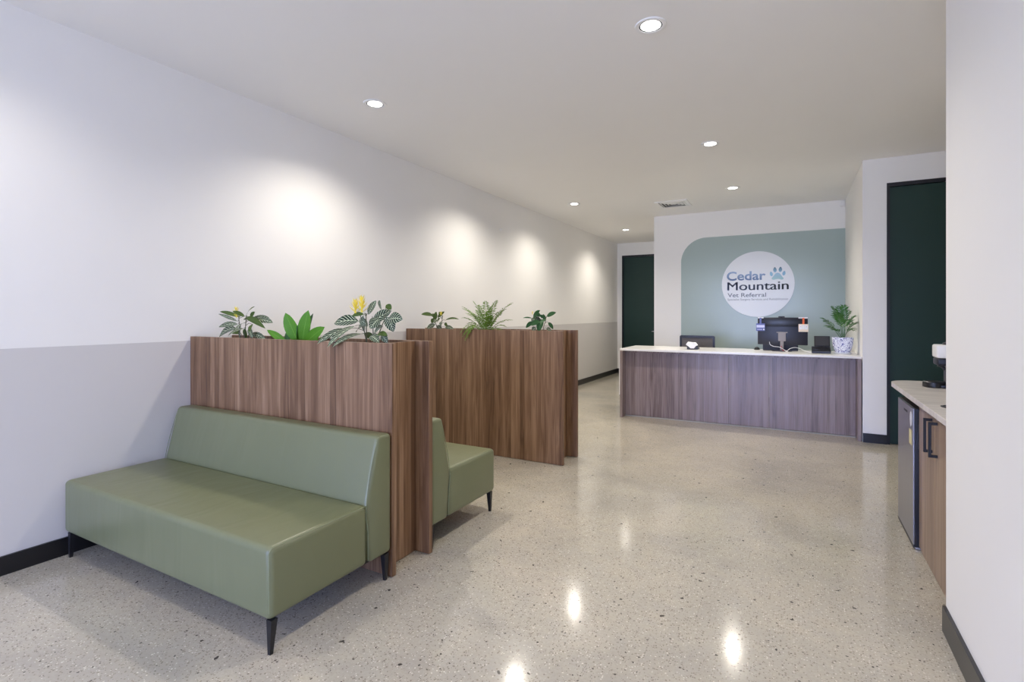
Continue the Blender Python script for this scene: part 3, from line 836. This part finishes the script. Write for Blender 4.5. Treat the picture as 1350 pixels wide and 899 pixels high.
# round inset near the wall
t = thing('bench_inset', 'small round black inset in the kitchenette benchtop beside the wall edge', 'bench inset', (.745, 3.52, .905))
bm = bmesh.new(); lathe(bm, .745, 3.52, [(.062, .9052), (.062, .909), (.052, .910), (.050, .9056)], 32, cap=False); obj('ring', bm, 'dark_plastic', t, True)
bm = bmesh.new(); lathe(bm, .745, 3.52, [(.050, .9053), (.049, .907), (.001, .9065)], 32); obj('lid', bm, 'black_plastic', t, True)

# bar fridge
t = thing('bar_fridge', 'small steel-fronted bar fridge under the far end of the benchtop', 'fridge', (.93, 4.1, 0))
obj('body', B(.672, 1.19, 3.850, 4.335, .03, .838, bev=.004, seg=1), 'black_plastic', t)
bm = bmesh.new(); box(bm, .6225, .672, 3.836, 4.345, .015, .838, .003, 1); d = obj('door', bm, 'black_plastic', t)
obj('door_skin', B(.6165, .6222, 3.8385, 4.3445, .030, .834), 'steel', d)['label'] = 'brushed steel door front'
obj('lower_trim', B(.6165, .6222, 3.8385, 4.3445, .012, .029), 'dark_plastic', d)
bm = bmesh.new(); box(bm, .640, .655, 3.833, 3.8375, .60, .745, .001, 1); obj('handle', bm, 'dark_plastic', d)
M['sticker'] = plain('pale_sticker', srgb(222, 222, 232), .4)
M['label_yellow'] = plain('cream_energy_label', srgb(216, 206, 160), .45)
bm = bmesh.new()
prism(bm, [(3.905+.030*math.cos(2*PI*i/24), .765+.045*math.sin(2*PI*i/24)) for i in range(24)], 'x', .6155, .6165); obj('sticker', bm, 'sticker', d)
obj('energy_label', B(.6155, .6165, 3.880, 3.955, .61, .70), 'label_yellow', d)
obj('badge', B(.6155, .6165, 4.02, 4.13, .785, .797), 'dark_plastic', d)
for x_, y_ in ((.69, 3.87), (.69, 4.31), (1.16, 3.87), (1.16, 4.31)):
    bm = bmesh.new(); lathe(bm, x_, y_, [(.014, .0), (.014, .02), (.008, .03)], 12); obj('foot', bm, 'alu', t)
obj('hinge_plate', B(.628, .70, 3.843, 3.875, .003, .0145), 'alu', t)

# coffee machine
kx, ky = .80, 4.44
t = thing('coffee_machine', 'compact coffee machine with white head and black body on the benchtop', 'coffee machine', (.90, 4.46, .905))
Z = .906
bm = bmesh.new(); lathe(bm, .828, ky, [(.060, Z), (.064, Z+.004), (.064, Z+.034), (.058, Z+.040), (.001, Z+.041)], 32); obj('drip_tray', bm, 'black_plastic', t, True)
bm = bmesh.new(); box(bm, .85, 1.10, ky-.07, ky+.07, Z, Z+.022, .006, 2); obj('base', bm, 'black_plastic', t, True)
bm = bmesh.new(); box(bm, .885, 1.08, ky-.06, ky+.06, Z+.020, Z+.205, .02, 4); obj('column', bm, 'black_plastic', t, True)
bm = bmesh.new(); box(bm, .832, 1.10, ky-.068, ky+.068, Z+.150, Z+.200, .012, 3); obj('spout_housing', bm, 'navy_plastic', t, True)
bm = bmesh.new(); tube(bm, spline([(.845, ky, Z+.15), (.868, ky, Z+.142), (.885, ky, Z+.12)], 5), .010, 8); obj('spout', bm, 'dark_plastic', t, True)
bm = bmesh.new(); box(bm, .828, 1.11, ky-.074, ky+.074, Z+.200, Z+.288, .012, 3); obj('head', bm, 'white_plastic', t, True)
bm = bmesh.new(); lathe(bm, .945, ky, [(.075, Z+.287), (.072, Z+.300), (.055, Z+.307), (.001, Z+.308)], 28); obj('lid', bm, 'dark_plastic', t, True)

# ================================================================== PLANTS
UP = Vector((0, 0, 1))
def leaf(p0, p1, w_, mat, parent, sag=.0, face=None, fold=.18, name='leaf'):
    """curved, folded leaf blade from p0 to p1 with UVs (u across, v along)"""
    p0, p1 = Vector(p0), Vector(p1); d = p1-p0; L = d.length; dn = d.normalized()
    face = Vector(face) if face else Vector((.15, -1, .55))
    face = (face-dn*face.dot(dn)).normalized(); side = dn.cross(face).normalized()
    N = 8
    ctrl = p0.lerp(p1, .5)+UP*(sag*L)+face*.06*L
    mid = bez(p0, ctrl, p1, N)
    bm = bmesh.new(); uvl = bm.loops.layers.uv.new('UVMap'); rows = []
    for i in range(N+1):
        tt = i/N
        prof = (math.sin(PI*min(1, tt**.9)))**.68 if 0 < tt < 1 else 0.0
        ww = max(w_*.5*prof, .0006)
        c = mid[i]; wave = .0
        rows.append([bm.verts.new(c-side*ww+face*fold*ww), bm.verts.new(c), bm.verts.new(c+side*ww+face*fold*ww)])
    for i in range(N):
        for k in range(2):
            f = bm.faces.new((rows[i][k], rows[i][k+1], rows[i+1][k+1], rows[i+1][k]))
            for lp, (uu, vv) in zip(f.loops, ((k/2, i/N), ((k+1)/2, i/N), ((k+1)/2, (i+1)/N), (k/2, (i+1)/N))): lp[uvl].uv = (uu, vv)
    org = origin_of(parent)
    bmesh.ops.translate(bm, verts=bm.verts[:], vec=-org)
    me = bpy.data.meshes.new(name); bm.to_mesh(me); bm.free(); me.materials.append(M[mat])
    for p in me.polygons: p.use_smooth = True
    o = bpy.data.objects.new(name, me); COL.objects.link(o); o.parent = parent
    return o
def stem(pts, r, mat, parent, name='stem'):
    bm = bmesh.new(); tube(bm, spline(pts, 4), r, 6, r*.7); return obj(name, bm, mat, parent, True)
def flower(c, h, rad, parent, n=26):
    """upright spike of overlapping yellow bracts"""
    bm = bmesh.new(); c = Vector(c)
    for i in range(n):
        tt = i/n; a = i*2.4; z = h*(tt*.75)
        b0 = c+Vector((0, 0, z)); ln = rad*(1.15-.45*tt)
        d = Vector((math.cos(a), math.sin(a), .55+tt*1.8)).normalized()
        tip = b0+d*ln*1.5; s_ = d.cross(UP).normalized()*rad*.13
        m_ = b0+d*ln*.7
        v = [bm.verts.new(x) for x in (b0, m_+s_, tip, m_-s_)]; bm.faces.new(v)
    tube(bm, [c, c+Vector((0, 0, h*.8))], rad*.18, 5, rad*.08)
    return obj('flower', bm, 'yellow', parent)

LEAF_A = [(-3.434,2.250,1.349,-3.574,2.200,1.401,.021,0),(-3.412,2.250,1.379,-3.621,2.240,1.418,.027,1),(-3.451,2.250,1.301,-3.699,2.280,1.228,.053,0),(-3.337,2.250,1.392,-3.184,2.210,1.451,.024,1),(-3.291,2.250,1.379,-3.242,2.250,1.416,.026,1),(-3.234,2.250,1.355,-3.106,2.290,1.341,.047,0),(-3.337,2.250,1.374,-3.088,2.220,1.304,.037,1),(-3.291,2.250,1.261,-3.135,2.260,1.228,.037,0),(-3.409,2.250,1.262,-3.577,2.300,1.268,.048,1),(-3.392,2.250,1.326,-3.378,2.230,1.226,.037,0),(-3.349,2.250,1.300,-3.362,2.270,1.225,.037,1),(-3.308,2.250,1.300,-3.194,2.200,1.237,.031,0),(-3.36,2.26,1.37,-3.45,2.33,1.36,.035,1),(-3.30,2.26,1.36,-3.20,2.33,1.375,.035,0),(-3.40,2.23,1.33,-3.49,2.15,1.31,.036,0),(-3.33,2.24,1.34,-3.29,2.14,1.29,.036,0),(-3.36,2.25,1.30,-3.42,2.17,1.25,.034,0),(-3.34,2.24,1.385,-3.38,2.18,1.42,.028,1),(-3.27,2.25,1.33,-3.21,2.19,1.28,.032,1)]
LEAF_B = [(-2.800,2.250,1.215,-2.862,2.200,1.408,.083,1),(-2.765,2.250,1.215,-2.696,2.240,1.424,.078,1),(-2.741,2.250,1.215,-2.699,2.280,1.405,.058,0),(-2.915,2.250,1.210,-3.058,2.210,1.295,.040,1),(-2.734,2.250,1.215,-2.561,2.250,1.320,.068,1),(-2.893,2.250,1.205,-2.967,2.290,1.284,.035,0),(-2.819,2.250,1.210,-2.767,2.220,1.333,.044,0)]
LEAF_C = [(-2.274,2.250,1.357,-2.425,2.200,1.341,.062,0),(-2.363,2.220,1.311,-2.36,2.06,1.231,.037,0),(-2.269,2.200,1.325,-2.282,2.05,1.220,.062,0),(-2.209,2.200,1.282,-2.248,2.045,1.221,.052,0),(-2.231,2.250,1.399,-2.330,2.250,1.386,.022,1),(-2.194,2.250,1.397,-2.173,2.290,1.481,.044,0),(-2.090,2.250,1.419,-2.076,2.220,1.479,.058,0),(-2.059,2.250,1.452,-2.028,2.260,1.426,.030,1),(-2.161,2.250,1.353,-2.062,2.300,1.420,.062,0),(-2.044,2.250,1.366,-1.918,2.230,1.370,.060,0),(-2.053,2.250,1.383,-2.020,2.270,1.298,.052,0),(-2.114,2.250,1.371,-2.134,2.200,1.316,.055,0),(-2.088,2.250,1.334,-2.142,2.240,1.283,.038,0),(-2.236,2.250,1.391,-2.258,2.280,1.291,.036,0),(-2.182,2.250,1.271,-2.073,2.210,1.236,.044,0),(-2.093,2.250,1.277,-2.047,2.250,1.235,.035,0),(-2.230,2.250,1.284,-2.184,2.290,1.256,.031,1),(-2.128,2.250,1.281,-2.020,2.220,1.276,.031,1),(-2.266,2.250,1.368,-2.209,2.260,1.328,.036,0),(-2.25,2.26,1.33,-2.36,2.32,1.29,.05,0)]
# leaves of C that droop over the front edge end in front of the panel
LEAF_C[1] = (-2.34,2.22,1.311,-2.408,2.06,1.229,.037,0)
LEAF_C[2] = (-2.262,2.21,1.330,-2.312,2.05,1.212,.060,0)
LEAF_C[3] = (-2.200,2.20,1.285,-2.268,2.045,1.214,.050,0)
LEAF_D = [(-3.491,4.560,1.383,-3.616,4.510,1.397,.042,1),(-3.473,4.560,1.327,-3.439,4.550,1.427,.042,1),(-3.429,4.560,1.361,-3.359,4.590,1.427,.042,1),(-3.327,4.560,1.332,-3.120,4.520,1.344,.024,1),(-3.463,4.560,1.289,-3.578,4.560,1.227,.050,0),(-3.439,4.560,1.275,-3.408,4.600,1.221,.050,0),(-3.327,4.560,1.260,-3.189,4.530,1.232,.041,0),(-3.481,4.560,1.350,-3.520,4.570,1.299,.042,1),(-3.398,4.560,1.350,-3.477,4.610,1.303,.041,1),(-3.337,4.560,1.301,-3.282,4.540,1.269,.033,1),(-3.378,4.560,1.375,-3.423,4.580,1.425,.033,1),(-3.44,4.55,1.34,-3.41,4.47,1.30,.04,0),(-3.37,4.55,1.32,-3.32,4.47,1.28,.038,0),(-3.47,4.56,1.37,-3.54,4.60,1.40,.034,1)]
LEAF_F = [(-2.262,4.560,1.357,-2.164,4.510,1.437,.052,1),(-2.115,4.560,1.378,-2.013,4.550,1.415,.044,1),(-2.171,4.560,1.326,-2.302,4.590,1.347,.067,0),(-2.163,4.560,1.348,-2.185,4.520,1.223,.074,1),(-2.262,4.560,1.325,-2.344,4.560,1.264,.037,1),(-2.100,4.560,1.319,-2.065,4.600,1.252,.033,1),(-2.273,4.560,1.357,-2.360,4.530,1.361,.014,1),(-2.237,4.560,1.273,-2.275,4.570,1.227,.045,0),(-2.122,4.560,1.260,-2.088,4.610,1.233,.037,0),(-2.147,4.560,1.363,-2.178,4.540,1.393,.030,1),(-2.130,4.560,1.326,-2.164,4.580,1.400,.030,1),(-2.19,4.55,1.33,-2.25,4.48,1.29,.048,1),(-2.12,4.55,1.35,-2.14,4.47,1.30,.044,1),(-2.18,4.56,1.38,-2.23,4.52,1.41,.036,1)]
def plant(name, label, base, leaves, mats, tops, stem_mat='stem', widen=1.0):
    """stems rise from the base to the tops; each leaf hangs from the nearest stem"""
    t = thing(name, label, 'plant', base)
    bx, by, bz = base
    for i, (x, y, z) in enumerate(tops):
        ox = bx+random.uniform(-.02, .02)+(x-bx)*.25; oy = by+random.uniform(-.012, .012)
        stem([(ox, oy, bz-.01), (ox+(x-ox)*.35, oy+(y-oy)*.3, bz+(z-bz)*.45), (x, y, z)], .0038, stem_mat, t)
    for i, (x0, y0, z0, x1, y1, z1, w_, g) in enumerate(leaves):
        fx = (.15+.5*math.sin(i*1.9), -1, .55+.25*math.sin(i*2.7))
        if tops:
            n = min(tops, key=lambda q: (q[0]-x0)**2+(q[2]-z0)**2*.6+(0 if q[2] > z0 else .02))
            s0 = Vector(n); s1_ = Vector((x0, y0, z0)); zj = min(n[2], z0)
            jx = bx+(n[0]-bx)*max(0, (zj-bz)/(n[2]-bz))
            stem([(jx, by+(n[1]-by)*.5, zj-.01), ((jx+x0)/2, (by+y0)/2, (zj+z0)/2+.006), (x0, y0, z0)], .0018, stem_mat, t, 'leaf_stalk')
        leaf((x0, y0, z0), (x1, y1, z1), w_*widen, mats[g], t, .12 if z1 < z0+.02 else .03, fx)
    return t
SB = 1.165
a = plant('zebra_plant', 'zebra plant with yellow bud at the wall end of the nearer planter', (-3.36, 2.25, SB), LEAF_A, ('leaf_zebra', 'leaf_dark'), [(-3.42, 2.25, 1.39), (-3.335, 2.25, 1.375), (-3.27, 2.25, 1.33)], widen=1.1)
flower((-3.425, 2.235, 1.400), .045, .026, a, 18); flower((-3.40, 2.22, 1.375), .03, .02, a, 12)
b = plant('broadleaf_plant', 'low plant with broad bright green leaves in the middle of the nearer planter', (-2.80, 2.25, SB), LEAF_B, ('leaf_deep', 'leaf_bright'), [], 'stem_green', 1.1)
for (x0, y0, z0, *_r) in LEAF_B: stem([(-2.80+(x0+2.8)*.5, 2.25, SB-.01), (x0-(x0+2.8)*.1, 2.25, 1.19), (x0, y0, z0+.01)], .0035, 'stem_green', b, 'leaf_stalk')
c = plant('zebra_plant', 'tall zebra plant with yellow flower spikes at the open end of the nearer planter', (-2.17, 2.25, SB), LEAF_C, ('leaf_zebra', 'leaf_dark'), [(-2.262, 2.25, 1.40), (-2.215, 2.25, 1.405), (-2.165, 2.25, 1.385), (-2.07, 2.25, 1.37)], widen=1.18)
flower((-2.285, 2.235, 1.405), .085, .036, c, 30); flower((-2.228, 2.23, 1.41), .098, .038, c, 34)
d_ = plant('zebra_plant', 'small zebra plant at the wall end of the farther planter', (-3.41, 4.56, SB), LEAF_D, ('leaf_zebra', 'leaf_dark'), [(-3.475, 4.56, 1.36), (-3.36, 4.56, 1.385)], widen=1.1)
flower((-3.372, 4.545, 1.385), .035, .026, d_, 14)
f_ = plant('zebra_plant', 'small leafy plant at the open end of the farther planter', (-2.17, 4.56, SB), LEAF_F, ('leaf_zebra', 'leaf_deep'), [(-2.20, 4.56, 1.37), (-2.12, 4.56, 1.375)], widen=1.1)
flower((-2.262, 4.545, 1.395), .030, .018, f_, 10)
# small sprig beside the broadleaf plant
sp = thing('seedling', 'tiny green seedling to the right of the broad-leaved plant', 'plant', (-2.60, 2.25, SB))
for dx, dz in ((-.05, .075), (-.015, .10), (.02, .095), (.055, .085), (.035, .06)):
    leaf((-2.60+dx*.3, 2.25, SB+.02), (-2.60+dx, 2.235, SB+dz), .014, 'leaf_bright', sp, .05)
stem([(-2.60, 2.25, SB-.01), (-2.60, 2.25, SB+.03)], .002, 'stem_green', sp)
# fern
fe = thing('fern', 'feathery green fern in the middle of the farther planter', 'fern', (-2.806, 4.56, SB))
FT = [(-2.86,4.50,1.45),(-2.78,4.60,1.47),(-2.99,4.52,1.42),(-2.88,4.46,1.38),(-2.72,4.50,1.36),(-2.95,4.60,1.44),(-3.041,4.46,1.479),(-2.922,4.493,1.534),(-2.659,4.527,1.539),(-2.492,4.56,1.515),(-2.51,4.593,1.338),(-2.6,4.627,1.267),(-3.128,4.66,1.408),(-2.753,4.46,1.531),(-2.577,4.493,1.225),(-3.02,4.42,1.36),(-2.899,4.56,1.495),(-2.743,4.593,1.502),(-3.086,4.627,1.253),(-3.10,4.56,1.46),(-2.708,4.46,1.431),(-2.56,4.493,1.44),(-2.95,4.5,1.40),(-2.66,4.62,1.40),(-2.98,4.46,1.30),(-2.65,4.46,1.32)]
for i, p in enumerate(FT):
    b0 = (-2.806+random.uniform(-.03, .03), 4.56+random.uniform(-.03, .03), SB-.005)
    frond(b0, p, .12, 17, .060, 'fern', fe, .012, start=.18, ang=60, droop=.15)
for p in ((-2.93, 4.35, 1.13), (-2.96, 4.35, 1.17), (-2.90, 4.352, 1.19), (-3.00, 4.36, 1.20)):   # fronds spilling over the front edge
    frond((-2.84, 4.50, SB+.06), p, .16, 15, .05, 'fern', fe, .0115, start=.35, ang=60, droop=.2)
